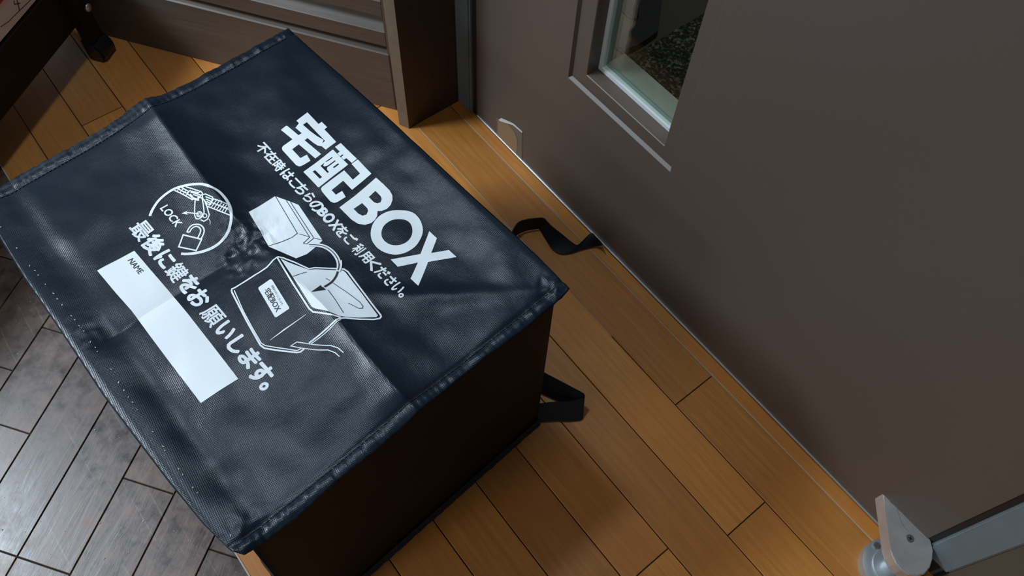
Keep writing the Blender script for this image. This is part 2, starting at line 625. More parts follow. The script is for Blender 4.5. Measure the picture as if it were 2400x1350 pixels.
# walls, ceiling
LP0 = Vector((-1.325, 0.160, 0))
LD = Vector((0.8205, 0.571, 0)).normalized()
LN = Vector((LD.y, -LD.x, 0))                     # towards the viewer
bm = bmesh.new()
box(bm, (-4.2, -3.7, -0.03), (2.4, -3.6, 2.42))
struct(obj('wall_back', bm, [M_wall]))
bm = bmesh.new()
box(bm, (-4.3, -3.7, -0.03), (-4.2, 0.7, 2.42))
struct(obj('wall_left', bm, [M_wall]))
bm = bmesh.new()
box(bm, (2.3, -3.7, -0.03), (2.4, 0.7, 2.42))
struct(obj('wall_side', bm, [M_wall]))
bm = bmesh.new()
box(bm, (-4.3, -3.7, 2.42), (2.4, 0.75, 2.52))
struct(obj('ceiling', bm, [M_wall]))
bm = bmesh.new()
box(bm, (0.2135, YD, -0.03), (2.4, YD + 0.09, 2.42))
struct(obj('wall_right', bm, [M_wallr]), 'olive brown wall panel at the right of the door frame')
bm = bmesh.new()
box(bm, (-4.3, YD + 0.02, -0.03), (-0.84, YD + 0.12, 2.42))
box(bm, (-0.84, YD + 0.0, 2.02), (0.2135, YD + 0.09, 2.42))
struct(obj('wall_front', bm, [M_wall]))

# ------------------------------------------------------------------ entrance door
DX0, DX1 = -0.7785, 0.1655
RX0, RX1, RZ0, RZ1 = -0.5675, -0.3635, 0.2715, 1.62        # shallow recess round the pane
OX0, OX1, OZ0, OZ1 = -0.5375, -0.3870, 0.298, 1.59         # the opening
bm = bmesh.new()
yf, yr, yb = YD, YD + 0.0045, YD + 0.042


def frame(bm, x0, x1, z0, z1, a0, a1, c0, c1, y0, y1):
    box(bm, (x0, y0, z0), (a0, y1, z1))
    box(bm, (a1, y0, z0), (x1, y1, z1))
    box(bm, (a0, y0, z0), (a1, y1, c0))
    box(bm, (a0, y0, c1), (a1, y1, z1))


def ring_strip(bm, x0, x1, z0, z1, y0, X0, X1, Z0, Z1, y1):
    """sloped quads joining two rectangles"""
    A = [Vector((x0, y0, z0)), Vector((x1, y0, z0)), Vector((x1, y0, z1)), Vector((x0, y0, z1))]
    B = [Vector((X0, y1, Z0)), Vector((X1, y1, Z0)), Vector((X1, y1, Z1)), Vector((X0, y1, Z1))]
    a = [bm.verts.new(p) for p in A]
    b = [bm.verts.new(p) for p in B]
    for i in range(4):
        bm.faces.new((a[i], a[(i + 1) % 4], b[(i + 1) % 4], b[i]))


c = 0.0035
# front skin, chamfer down into the recess, recess floor, opening returns, back skin, rim
ring_strip(bm, DX0, DX1, 0.004, 2.0, yf, RX0, RX1, RZ0, RZ1, yf)
ring_strip(bm, RX0, RX1, RZ0, RZ1, yf, RX0 + c, RX1 - c, RZ0 + c, RZ1 - c, yr)
ring_strip(bm, RX0 + c, RX1 - c, RZ0 + c, RZ1 - c, yr, OX0 - 0.001, OX1 + 0.001, OZ0 - 0.001, OZ1 + 0.001, yr)
ring_strip(bm, OX0 - 0.001, OX1 + 0.001, OZ0 - 0.001, OZ1 + 0.001, yr, OX0, OX1, OZ0, OZ1, yr + 0.001)
ring_strip(bm, OX0, OX1, OZ0, OZ1, yr + 0.001, OX0, OX1, OZ0, OZ1, yb)
ring_strip(bm, OX0, OX1, OZ0, OZ1, yb, DX0, DX1, 0.004, 2.0, yb)
ring_strip(bm, DX0, DX1, 0.004, 2.0, yf, DX0, DX1, 0.004, 2.0, yb)
door = struct(obj('door_1', bm, [M_door]), 'brown painted steel entrance door with a narrow glass pane')
bm = bmesh.new()
yg = YD + 0.025
frame(bm, OX0, OX1, OZ0, OZ1, OX0 + 0.006, OX1 - 0.006, OZ0 + 0.006, OZ1 - 0.006, yg, yg + 0.008)
obj('glazing_bead', bm, [M_bead], door)['label'] = 'light grey glazing bead'
bm = bmesh.new()
box(bm, (OX0 + 0.006, yg + 0.003, OZ0 + 0.006), (OX1 - 0.006, yg + 0.0065, OZ1 - 0.006))
obj('glass_pane', bm, [M_glass], door)['label'] = 'clear glass pane'
bm = bmesh.new()
frame(bm, OX0, OX1, OZ0, OZ1, OX0 + 0.0045, OX1 - 0.0045, OZ0 + 0.0045, OZ1 - 0.0045, yg + 0.008, yg + 0.014)
obj('glass_gasket', bm, [M_glass_edge], door)['label'] = 'green grey glass edge'
bm = bmesh.new()
frame(bm, OX0 - 0.02, OX1 + 0.02, OZ0 - 0.02, OZ1 + 0.02, OX0 + 0.001, OX1 - 0.001, OZ0 + 0.001, OZ1 - 0.001, yb, yb + 0.03)
obj('outer_sill', bm, [mat('outer_sill_paint', (0.26, 0.25, 0.22), 0.6, var=(40, 0.15))], door)
bm = bmesh.new()
box(bm, (DX0, YD - 0.0022, 0.0022), (DX1, YD + 0.003, 0.0062), bevel=0.0012)
obj('bottom_seal', bm, [M_alu], door)['label'] = 'thin bright metal strip along the door bottom'
bm = bmesh.new()
box(bm, (DX0, YD - 0.001, -0.002), (DX1, YD + 0.03, 0.0026))
obj('rubber_sweep', bm, [M_gasket_shade], door)

# door frame posts
bm = bmesh.new()
box(bm, (-0.829, YD - 0.006, 0.0), (-0.7895, YD + 0.05, 2.02), bevel=0.003, seg=3)
t1 = struct(obj('trim_1', bm, [M_jamb]), 'grey blue steel door frame post between the dark casing and the door')
bm = bmesh.new()
box(bm, (-0.7897, YD + 0.0005, 0.0), (DX0 - 0.0005, YD + 0.04, 2.02))  # black strip in place of the dark open gap
obj('dark_gap_fill', bm, [M_gasket_shade], t1)
bm = bmesh.new()
box(bm, (0.1735, YD - 0.003, 0.045), (0.2130, YD + 0.05, 2.02), bevel=0.003, seg=3)
t2 = struct(obj('trim_2', bm, [M_jamb]), 'grey blue steel door frame post at the lower right')
bm = bmesh.new()
box(bm, (DX1 + 0.0005, YD + 0.002, 0.0), (0.1737, YD + 0.04, 2.02))
box(bm, (0.1737, YD + 0.006, 0.0), (0.2135, YD + 0.04, 0.05))  # black block painting the shadow below the post
obj('dark_gap_fill', bm, [M_gasket_shade], t2)
bm = bmesh.new()
pc = PZ(2228, 1322, 0.045)
cyl(bm, (pc.x, pc.y, 0.0), (0, 0, 1), 0.006, 0.05, 20, 0.001)
box(bm, (pc.x - 0.016, pc.y - 0.004, 0.030), (pc.x + 0.012, YD + 0.008, 0.042), bevel=0.001)
obj('bottom_bracket', bm, [mat('bracket_steel', (0.11, 0.135, 0.145), 0.4, 0.5)], t2)

# dark wooden casing board standing out from the wall left of the frame
bm = bmesh.new()
pA, pB, pC = Vector((-0.8445, 0.4585, 0)), Vector((-0.8272, 0.4670, 0)), Vector((-0.8272, 0.5745, 0))
pD = Vector((-0.8460, 0.5990, 0))
prism(bm, [pA, pB, pC, pD], Vector((0, 0, 2.1)))
bm.faces.ensure_lookup_table()
cas = obj('trim_3', bm, [M_casing, M_casing_lit])
struct(cas, 'dark brown wooden casing board between the louvres and the door frame')
for pg in cas.data.polygons:
    n = pg.normal
    if abs(n.z) < 0.1 and n.y < -0.8:
        pg.material_index = 1

# ------------------------------------------------------------------ louvred door standing at an angle
lv = thing('louvered_door', LP0.copy(), 'dark grey brown wooden louvre door at the top, behind the bag', 'door')


def LM(t, d, z):
    return LP0 + LD * t + LN * d + Vector((0, 0, z))


def lbox(bm, t0, t1, d0, d1, z0, z1, bevel=0.0):
    M = Matrix.Translation(LP0) @ Matrix(((LD.x, LN.x, 0, 0), (LD.y, LN.y, 0, 0), (0, 0, 1, 0), (0, 0, 0, 1)))
    box(bm, (t0, d0, z0), (t1, d1, z1), M, bevel)


bm = bmesh.new()
prism(bm, [LM(-0.05, 0, 0.001), LM(-0.05, 0, 0.130), LM(-0.05, -0.003, 0.1315), LM(-0.05, -0.028, 0.139), LM(-0.05, -0.028, 0.001)], LD * 0.60)
obj('bottom_rail', bm, [M_louvre], lv)
bm = bmesh.new()
lbox(bm, 0.5445, 0.585, -0.028, 0.0, 0.001, 1.9, 0.002)
obj('stile', bm, [M_louvre], lv)
bm = bmesh.new()
lbox(bm, -0.11, -0.05, -0.028, 0.0, 0.001, 1.9, 0.002)
obj('stile', bm, [M_louvre], lv)
bm = bmesh.new()
lbox(bm, -0.05, 0.5445, -0.028, 0.0, 1.78, 1.9, 0.001)
obj('top_rail', bm, [M_louvre], lv)
bm = bmesh.new()
lbox(bm, -0.05, 0.545, -0.048, -0.043, 0.08, 1.85)
obj('backing_panel', bm, [M_gasket_shade], lv)
for k in range(26):
    z = 0.1475 + k * 0.0615
    bm = bmesh.new()
    prism(bm, [LM(-0.05, -0.0015, z), LM(-0.05, -0.0015, z + 0.0285), LM(-0.05, -0.0030, z + 0.0297), LM(-0.05, -0.040, z + 0.066), LM(-0.05, -0.040, z + 0.04)], LD * 0.5945)
    obj('slat', bm, [M_louvre], lv)

# ------------------------------------------------------------------ low dark rack with a foot, at the upper left
def HQ(q, r, z=0.0):
    return E1 * q + E2 * r + Vector((0, 0, z))


qF = -1.010                      # front plane of the rack
foot = PZ(238, 107, 0.02)
rk = thing('low_rack', HQ(qF - 0.1, 0.45), 'very dark wooden low rack on a black foot at the upper left corner', 'rack')
HM = Matrix(((E1.x, E2.x, 0, 0), (E1.y, E2.y, 0, 0), (0, 0, 1, 0), (0, 0, 0, 1)))
rF = foot.dot(E2)
bm = bmesh.new()
box(bm, (qF - 0.022, -0.10, 0.068), (qF, rF + 0.03, 0.158), HM, 0.002)
obj('front_board', bm, [M_rack], rk)
bm = bmesh.new()
box(bm, (qF - 0.34, -0.10, 0.138), (qF - 0.022, rF + 0.03, 0.158), HM, 0.001)
obj('top_board', bm, [M_rack], rk)
bm = bmesh.new()
box(bm, (qF - 0.34, -0.10, 0.068), (qF - 0.318, rF + 0.03, 0.138), HM, 0.002)
obj('back_board', bm, [M_rack], rk)
for nm, q0, r0 in (('leg', qF + 0.001, rF - 0.022), ('leg', qF - 0.34, rF - 0.022), ('leg', qF + 0.001, -0.08), ('leg', qF - 0.34, -0.08)):
    bm = bmesh.new()
    box(bm, (q0, r0 + 0.004, 0.036), (q0 + 0.020, r0 + 0.038, 0.156), HM, 0.002)
    lg = obj(nm, bm, [M_rack], rk)
    bm = bmesh.new()
    prof = [(-0.004, 0.0005), (0.026, 0.0005), (0.0300, 0.004), (0.0315, 0.010), (0.0312, 0.017), (0.0290, 0.024), (0.0255, 0.030), (0.021, 0.035), (0.015, 0.039), (0.008, 0.041), (-0.004, 0.041)]
    prism(bm, [HQ(q0 + a, r0 + 0.001, b) for a, b in prof], E2 * 0.040, 0.0035)
    fo = obj('foot', bm, [M_plastic], lg, smooth=False)
    fo['label'] = 'shiny black plastic foot'
    if q0 > qF and r0 > 0:
        bm = bmesh.new()
        bc = PZ(207, 18, 0.085)
        best = None
        for i in range(200):
            zz = 0.04 + i * 0.0006
            q = PZ(207, 18, zz)
            dd = abs(q.dot(E1) - (q0 + 0.0205))
            if best is None or dd < best[0]:
                best = (dd, q)
        bc = best[1]
        bmesh.ops.create_uvsphere(bm, u_segments=24, v_segments=12, radius=0.0072, matrix=Matrix.Translation(bc) @ HM @ Matrix.Diagonal((0.5, 1, 1, 1)))
        obj('bolt', bm, [M_chrome], lg, smooth=True)['label'] = 'round shiny bolt head'

# white cardboard box lying on the rack
cb = thing('cardboard_box', HQ(qF - 0.15, 0.2, 0.159), 'white cardboard box with a handwritten 4, lying on the dark rack', 'box')
zc = 0.1595
bm = bmesh.new()
box(bm, (qF - 0.29, -0.04, zc), (qF - 0.002, rF + 0.02, zc + 0.12), HM, 0.003)
obj('carton', bm, [M_card], cb)


def PQ(x, y, q):
    d = ray(x, y)
    t = (q - CAM.dot(E1)) / d.dot(E1)
    return CAM + d * t


def stroke_on(bm, pts, width, nrm, off=0.0):
    for a, b in zip(pts[:-1], pts[1:]):
        t = (b - a).normalized()
        s = t.cross(nrm).normalized() * width / 2
        a2, b2 = a - t * width * 0.3 + nrm * off, b + t * width * 0.3 + nrm * off
        vs = [bm.verts.new(p) for p in (a2 - s, b2 - s, b2 + s, a2 + s)]
        bm.faces.new(vs)


bm = bmesh.new()
qf = qF - 0.0015
for st in ([(33, 2), (34, 10.5), (47, 7.5)], [(39.5, -2), (46, 24)]):
    stroke_on(bm, [PQ(x, y, qf) for x, y in st], 0.0016, E1)
obj('handwritten_number', bm, [M_pen], cb)
bm = bmesh.new()
stroke_on(bm, [PQ(x, y, qf) for x, y in ((2, 63), (20, 51), (46, 25), (72, 0))], 0.0011, E1)
obj('flap_edge', bm, [M_pen], cb)
bm = bmesh.new()
vs = [bm.verts.new(PQ(x, y, qf) + E1 * 0.0002) for x, y in ((-40, 40), (0, 10), (8, 0), (25, -30), (-40, -30))]
bm.faces.new(vs)
obj('red_stripe', bm, [M_red], cb)['label'] = 'red printed patch'

# ------------------------------------------------------------------ delivery bag
ZT = 0.363
P1, P2 = PZ(675, 65, ZT), PZ(1335, 680, ZT)
BA = (P2 - P1).normalized()
BN = Vector((BA.y, -BA.x, 0))            # away from the door


def AB(p):
    d = p - P1
    return d.dot(BA), d.dot(BN)


def W(a, b, z):
    return Vector((P1.x, P1.y, 0)) + BA * a + BN * b + Vector((0, 0, z))


def sm(x, a, b):
    t = min(1, max(0, (x - a) / (b - a)))
    return t * t * (3 - 2 * t)


def gs(x, s):
    return math.exp(-(x / s) ** 2)


def h(a, b):
    """height of the lid cloth over its flat plane: folds, creases and ripples"""
    z = 0.0
    edge = min(a, 0.51 - a, b, 0.412 - b)
    inn = sm(edge, 0.0, 0.035)
    # lengthwise fold, a soft tent
    bl = 0.200 + 0.010 * math.sin(a * 9 - 0.4) + 0.014 * sm(a, 0.33, 0.5)
    amp = 0.0135 * (1 - 0.55 * gs(a - 0.27, 0.09))
    d = b - bl
    z += amp * (math.exp(-d / 0.033) if d > 0 else math.exp(d / 0.025)) * (0.6 + 0.4 * inn)
    # cross fold
    da = a - 0.241
    z += -0.0045 * (math.exp(da / 0.022) if da < 0 else math.exp(-da / 0.010)) * sm(b, 0.16, 0.24) * inn
    z += -0.0010 * gs(da, 0.012) * (1 - sm(b, 0.1, 0.2))
    # raised rim along the side far from the door, with the gutter inside it
    z += 0.0048 * sm(b, 0.372, 0.412) - 0.0012 * gs(b - 0.372, 0.012)
    z += 0.0042 * (1 - sm(b, -0.004, 0.060)) * sm(a, 0.05, 0.2)
    # crease running in from the right corner
    t = ((a - 0.375) * 0.657 + (b - 0.158) * (-0.754))
    dl = (a - 0.375) * 0.754 + (b - 0.158) * 0.657
    z += 0.0024 * gs(dl, 0.010) * sm(t, -0.06, 0.02) * inn
    # slack between folds
    z += -0.004 * math.sin(math.pi * min(1, max(0, a / 0.51))) * math.sin(math.pi * min(1, max(0, b / 0.41))) * 0.5
    v = Vector((a * 9.0, b * 13.0, 3.3))
    z += 0.0050 * noise.noise(v) * inn
    v = Vector((a * 26.0 + b * 14, b * 30.0 - a * 10, 7.7))
    z += 0.0014 * noise.noise(v) * inn
    z += 0.0011 * noise.noise(Vector((a * 42, b * 16, 1.1))) * sm(a, 0.30, 0.50) * inn
    # crumples
    for ca, cb_, s, am in ((0.236, 0.212, 0.030, 0.0022), (0.250, 0.235, 0.022, 0.0016), (0.497, 0.012, 0.020, 0.0022), (0.499, 0.385, 0.020, 0.0026), (0.225, 0.395, 0.016, 0.001)):
        g = gs(math.hypot(a - ca, b - cb_), s)
        if g > 0.01:
            z += am * g * (noise.noise(Vector((a * 95, b * 95, 0.5))) + 0.6 * noise.noise(Vector((a * 190, b * 190, 4.5))))
    # puckered hems on the two short sides
    for e in (a, 0.509 - a):
        g = sm(0.018 - e, 0.0, 0.012)
        if g > 0:
            z += g * (0.00025 * math.sin(b * 900 + 9 * noise.noise(Vector((b * 30, 0, 0)))) + 0.0012 * noise.noise(Vector((b * 170, e * 30, 2.2))) + 0.0012 * noise.noise(Vector((b * 55, e * 20, 6.2))))
        z += -0.0011 * gs(e - 0.0135, 0.0022) + 0.0009 * gs(e - 0.006, 0.006)
    # roll off at the very edge
    z -= 0.0014 * (1 - sm(edge, -0.004, 0.006))
    return z


def lid_pt(x, y):
    """pixel direction -> point on the lid cloth"""
    z = ZT
    for _ in range(3):
        p = PZ(x, y, z)
        a, b = AB(p)
        z = ZT + h(a, b)
    return a, b


bag = thing('delivery_bag', W(0.255, 0.205, 0.0), 'large black delivery storage bag with white printing, standing on the floor by the door', 'bag')
# lid outline, four polylines in bag coordinates
def poly_ab(l):
    return [AB(PZ(x, y, ZT)) for x, y in l]


eL = poly_ab([(675, 65), (520, 150), (400, 217), (330, 247), (300, 262), (270, 284), (205, 322), (105, 375), (0, 432), (-50, 461)])
eB = poly_ab([(-50, 461), (-58, 475), (-35, 505), (0, 555), (60, 655), (130, 757), (180, 832), (245, 930), (330, 1043), (400, 1135), (480, 1232), (545, 1295), (575, 1303)])
eR = poly_ab([(1335, 680), (1318, 700), (1283, 727), (1222, 778), (1140, 838), (1067, 898), (955, 996), (880, 1058), (800, 1120), (700, 1210), (575, 1303)])
eT = poly_ab([(675, 65), (800, 177), (870, 243), (960, 325), (1093, 450), (1200, 547), (1253, 597), (1335, 680)])


def samp(l, t):
    L = [0.0]
    for p, q in zip(l[:-1], l[1:]):
        L.append(L[-1] + math.hypot(q[0] - p[0], q[1] - p[1]))
    s = t * L[-1]
    for i in range(len(l) - 1):
        if s <= L[i + 1] or i == len(l) - 2:
            f = (s - L[i]) / max(1e-9, L[i + 1] - L[i])
            return (l[i][0] + (l[i + 1][0] - l[i][0]) * f, l[i][1] + (l[i + 1][1] - l[i][1]) * f)


NA, NB = 230, 190
T = [samp(eT, i / NA) for i in range(NA + 1)]
Bt = [samp(eB, i / NA) for i in range(NA + 1)]
Lf = [samp(eL, j / NB) for j in range(NB + 1)]
Rt = [samp(eR, j / NB) for j in range(NB + 1)]
bm = bmesh.new()
grid = []
for i in range(NA + 1):
    s = i / NA
    rowv = []
    for j in range(NB + 1):
        t = j / NB
        p = []
        for c_ in (0, 1):
            p.append((1 - t) * T[i][c_] + t * Bt[i][c_] + (1 - s) * Lf[j][c_] + s * Rt[j][c_]
                     - ((1 - s) * (1 - t) * T[0][c_] + s * (1 - t) * T[NA][c_] + (1 - s) * t * Bt[0][c_] + s * t * Bt[NA][c_]))
        rowv.append(bm.verts.new(W(p[0], p[1], ZT + h(p[0], p[1]))))
    grid.append(rowv)
for i in range(NA):
    for j in range(NB):
        bm.faces.new((grid[i][j], grid[i + 1][j], grid[i + 1][j + 1], grid[i][j + 1]))
# turned-under edge so the lid has thickness
loop = [grid[i][0] for i in range(NA + 1)] + [grid[NA][j] for j in range(1, NB + 1)] + [grid[i][NB] for i in range(NA - 1, -1, -1)] + [grid[0][j] for j in range(NB - 1, 0, -1)]
ctr = W(0.255, 0.205, 0)
low = []
for v in loop:
    d = (Vector((ctr.x, ctr.y, 0)) - Vector((v.co.x, v.co.y, 0))).normalized()
    low.append(bm.verts.new(Vector((v.co.x, v.co.y, v.co.z - 0.004)) + d * 0.003))
for k in range(len(loop)):
    k2 = (k + 1) % len(loop)
    bm.faces.new((loop[k], low[k], low[k2], loop[k2]))
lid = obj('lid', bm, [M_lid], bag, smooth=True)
lid['label'] = 'glossy black creased lid panel'

# body: four cloth walls, slightly slack
ins = 0.0075
cor = [W(ins + 0.002, ins, 0), W(0.507 - ins - 0.001, ins + 0.004, 0), W(0.510 - ins, 0.399 - ins, 0), W(ins, 0.405 - ins, 0)]
b2, b3 = PZ(1268, 989, 0.0), PZ(863, 1348, 0.0)
fd = (b3 - b2).normalized()
bot = [W(0.012, 0.010, 0), b2 - Vector((0.004, 0.004, 0)), b2 + fd * 0.398 - Vector((0.004, 0, 0)), W(0.010, 0.398, 0)]
bm = bmesh.new()
nh = 22
for k in range(4):
    k2 = (k + 1) % 4
    nn = 40
    gv = []
    t = (cor[k2] - cor[k]).normalized()
    out = Vector((t.y, -t.x, 0))
    if (cor[k] - ctr).dot(out) < 0:
        out = -out
    for i in range(nn + 1):
        u = i / nn
        r_ = []
        for j in range(nh + 1):
            v = j / nh
            p = (bot[k].lerp(bot[k2], u)) * (1 - v) + (cor[k].lerp(cor[k2], u)) * v
            bulge = math.sin(math.pi * u) * math.sin(math.pi * v)
            nz = noise.noise(Vector((u * 4 + k * 5, v * 3, k * 2.0))) * 0.004
            p = Vector((p.x, p.y, 0.002 + v * (ZT - 0.008))) + out * (0.003 * bulge + nz * bulge)
            r_.append(bm.verts.new(p))
        gv.append(r_)
    for i in range(nn):
        for j in range(nh):
            bm.faces.new((gv[i][j], gv[i + 1][j], gv[i + 1][j + 1], gv[i][j + 1]))
bf = [bm.verts.new(Vector((p.x, p.y, 0.002))) for p in bot]
bm.faces.new(bf)
bmesh.ops.remove_doubles(bm, verts=bm.verts[:], dist=0.0004)
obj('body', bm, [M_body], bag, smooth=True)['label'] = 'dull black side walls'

# bound seam along the bottom edge
bm = bmesh.new()
bq = [Vector((p.x, p.y, 0)) for p in bot]
for k in range(4):
    A, B_ = bq[k], bq[(k + 1) % 4]
    t = (B_ - A).normalized()
    out = Vector((t.y, -t.x, 0))
    if (A - ctr).dot(out) < 0:
        out = -out
    n = 60
    up, dn = [], []
    for i in range(n + 1):
        p = A.lerp(B_, i / n)
        wv = 0.0008 * noise.noise(Vector((i * 0.33, k * 3.0, 0))) + 0.0004 * math.sin(i * 2.3)
        up.append(p + out * 0.001 + Vector((0, 0, 0.0105)))
        dn.append(p + out * (0.0062 + wv) + Vector((0, 0, 0.0012)))
    ribbon(bm, up, dn, 0.0022)
obj('bottom_binding', bm, [M_lid], bag, smooth=False)['label'] = 'stitched binding along the bottom edge'

# stitching: dark thread on the two hems, pale stitches along the far side
bm = bmesh.new()


def stitch(bm, pa, pb, wd, lift=0.0006):
    a = W(pa[0], pa[1], ZT + h(*pa) + lift)
    b = W(pb[0], pb[1], ZT + h(*pb) + lift)
    t = (b - a).normalized()
    s = t.cross(Vector((0, 0, 1))).normalized() * wd / 2
    u = Vector((0, 0, 0.0005))
    prism(bm, [a - s, b - s, b + s, a + s], u)


bb = 0.012
while bb < 0.392:
    stitch(bm, (0.0135, bb), (0.0137, bb + 0.0036), 0.0009)
    bb += 0.0046
obj('hem_stitching', bm, [M_thread], lid)
bm = bmesh.new()
bb = 0.012
while bb < 0.392:
    stitch(bm, (0.4960, bb), (0.4958, bb + 0.0036), 0.0009)
    bb += 0.0046
obj('hem_stitching', bm, [M_thread], lid)
bm = bmesh.new()
aa = 0.03
while aa < 0.49:
    bz = 0.3985 + 0.002 * math.sin(aa * 20)
    if random.random() < 0.55:
        stitch(bm, (aa, bz), (aa + random.uniform(0.0008, 0.0022), bz + random.uniform(-0.0012, 0.0012)), 0.0007)
    aa += random.uniform(0.005, 0.011)
obj('pale_stitching', bm, [M_threadl], lid)['kind'] = 'stuff'

# webbing straps
def web(name, up, dn, lab, n=6, th=0.0015):
    A = smooth_poly([PZ(*p) for p in up], n)
    B_ = smooth_poly([PZ(*p) for p in dn], n)
    bm = bmesh.new()
    ribbon(bm, A, B_, th)
    o = obj(name, bm, [M_web], bag)
    o['label'] = lab
    return o


web('webbing_strap',
    [(1192, 560, .030), (1212, 524, .030), (1236, 514, .030), (1262, 511, .030), (1275, 512, .030), (1292, 529, .028), (1320, 551, .022), (1340, 567, .014), (1354, 574, .009), (1368, 562, .012), (1386, 546, .016), (1398, 556, .020), (1413, 573, .024)],
    [(1196, 575, .004), (1210, 552, .003), (1236, 540, .003), (1256, 537, .003), (1265, 538, .003), (1279, 560, .003), (1291, 579, .003), (1303, 590, .003), (1319, 595, .003), (1340, 592, .003), (1362, 585, .003), (1388, 579, .003), (1411, 575, .003)],
    'black webbing strap twisting over the floor to the door')
web('webbing_handle',
    [(1262, 866, .034), (1290, 881, .034), (1330, 902, .034), (1362, 919, .034), (1369, 925, .034), (1366, 932, .030), (1335, 940, .026), (1300, 942, .024), (1262, 946, .022)],
    [(1250, 912, .004), (1277, 925, .004), (1320, 946, .003), (1352, 966, .003), (1364, 976, .002), (1361, 984, .002), (1335, 987, .002), (1300, 987, .002), (1262, 990, .002)],
    'black webbing loop at the lower front corner', n=5)

# ------------------------------------------------------------------ printing on the lid
LIFT_W, LIFT_K, LIFT_W2 = 0.00035, 0.00065, 0.0009


def refine(bm, step=0.006):
    bm.verts.ensure_lookup_table()
    xs = [v.co.x for v in bm.verts]
    ys = [v.co.y for v in bm.verts]
    for ax, lo, hi in ((0, min(xs), max(xs)), (1, min(ys), max(ys))):
        k = math.floor(lo / step) + 1
        while k * step < hi:
            co = Vector((0, 0, 0))
            co[ax] = k * step
            no = Vector((0, 0, 0))
            no[ax] = 1
            bmesh.ops.bisect_plane(bm, geom=bm.verts[:] + bm.edges[:] + bm.faces[:], dist=1e-7, plane_co=co, plane_no=no)
            k += 1


class Print:
    """flat shapes in lid coordinates, cut fine and draped on the cloth"""

    def __init__(self, lift):
        self.bm = bmesh.new()
        self.lift = lift

    def add_ab(self, loops, tris=None):
        b = bmesh.new()
        vs = [b.verts.new((p[0], p[1], 0)) for l in loops for p in l]
        b.verts.ensure_lookup_table()
        if tris is None:
            tris = tessellate_polygon([[Vector((p[0], p[1], 0)) for p in l] for l in loops])
        for t in tris:
            try:
                b.faces.new([vs[i] for i in t])
            except ValueError:
                pass
        refine(b)
        mp = {}
        for v in b.verts:
            mp[v] = self.bm.verts.new((v.co.x, v.co.y, 0))
        for f in b.faces:
            self.bm.faces.new([mp[v] for v in f.verts])
        b.free()

    def poly(self, pts, z, holes=(), curve=False):
        L = [[lid_pt(*px(p, z)) for p in l] for l in ([pts] + list(holes))]
        if curve:
            L = [[(p.x, p.y) for p in smooth_poly([Vector((*q, 0)) for q in l[-2:] + l + l[:2]], 4)[8:8 + 4 * len(l)]] for l in L]
        self.add_ab(L)

    def line(self, pts, width, z, curve=False, close=False, taper=False):
        ab = [Vector((*lid_pt(*px(p, z)), 0)) for p in pts]
        if close:
            ab.append(ab[0])
        if curve:
            ab = smooth_poly(ab, 5)
        n = len(ab)
        Ls, Rs = [], []
        for i in range(n):
            if close and i in (0, n - 1):
                t1 = (ab[-1] - ab[-2]).normalized()
                t2 = (ab[1] - ab[0]).normalized()
            else:
                t1 = (ab[i] - ab[max(i - 1, 0)])
                t2 = (ab[min(i + 1, n - 1)] - ab[i])
                t1 = t1.normalized() if t1.length > 0 else t2.normalized()
                t2 = t2.normalized() if t2.length > 0 else t1
            t = (t1 + t2).normalized()
            s = Vector((-t.y, t.x, 0))
            k = width / 2 / max(0.5, t.dot(t1))
            if taper and i in (0, n - 1):
                k *= 0.3
            Ls.append(ab[i] + s * k)
            Rs.append(ab[i] - s * k)
        for i in range(n - 1):
            self.add_ab([[Ls[i], Ls[i + 1], Rs[i + 1], Rs[i]]], [(0, 1, 2), (0, 2, 3)])

    def ring(self, c, r, width, z):
        pts = [(c[0] + r * math.cos(k * math.pi / 8), c[1] + r * math.sin(k * math.pi / 8)) for k in range(16)]
        self.line(pts, width, z, close=True)

    def done(self, name, m, parent, label=None):
        bmesh.ops.remove_doubles(self.bm, verts=self.bm.verts[:], dist=1e-6)
        for v in self.bm.verts:
            a, b = v.co.x, v.co.y
            v.co = W(a, b, ZT + h(a, b) + self.lift)
        for f in self.bm.faces:
            f.normal_update()
            if f.normal.z < 0:
                f.normal_flip()
        me = bpy.data.meshes.new(name)
        self.bm.to_mesh(me)
        self.bm.free()
        me.transform(Matrix.Translation(-bag.location))
        o = link(name, me, [m], lid)
        if label:
            o['label'] = label
        return o


def px(p, z):
    """zoomed coordinates -> photo pixels; z = (x0, y0, scale)"""
    return z[0] + p[0] / z[2], z[1] + p[1] / z[2]


Z1 = (580, 240, 6.75)
Z2 = (700, 330, 7.5)
Z3 = (820, 400, 4.5)
ZA = (340, 400, 6.1375)
ZB = (560, 440, 6.75)
ZC = (520, 580, 4.8225)
ZD = (290, 500, 7.5)
ZE = (420, 650, 4.8208)
ZF = (590, 320, 7.5)
ZG = (760, 480, 5.87)
PX = (0, 0, 1.0)

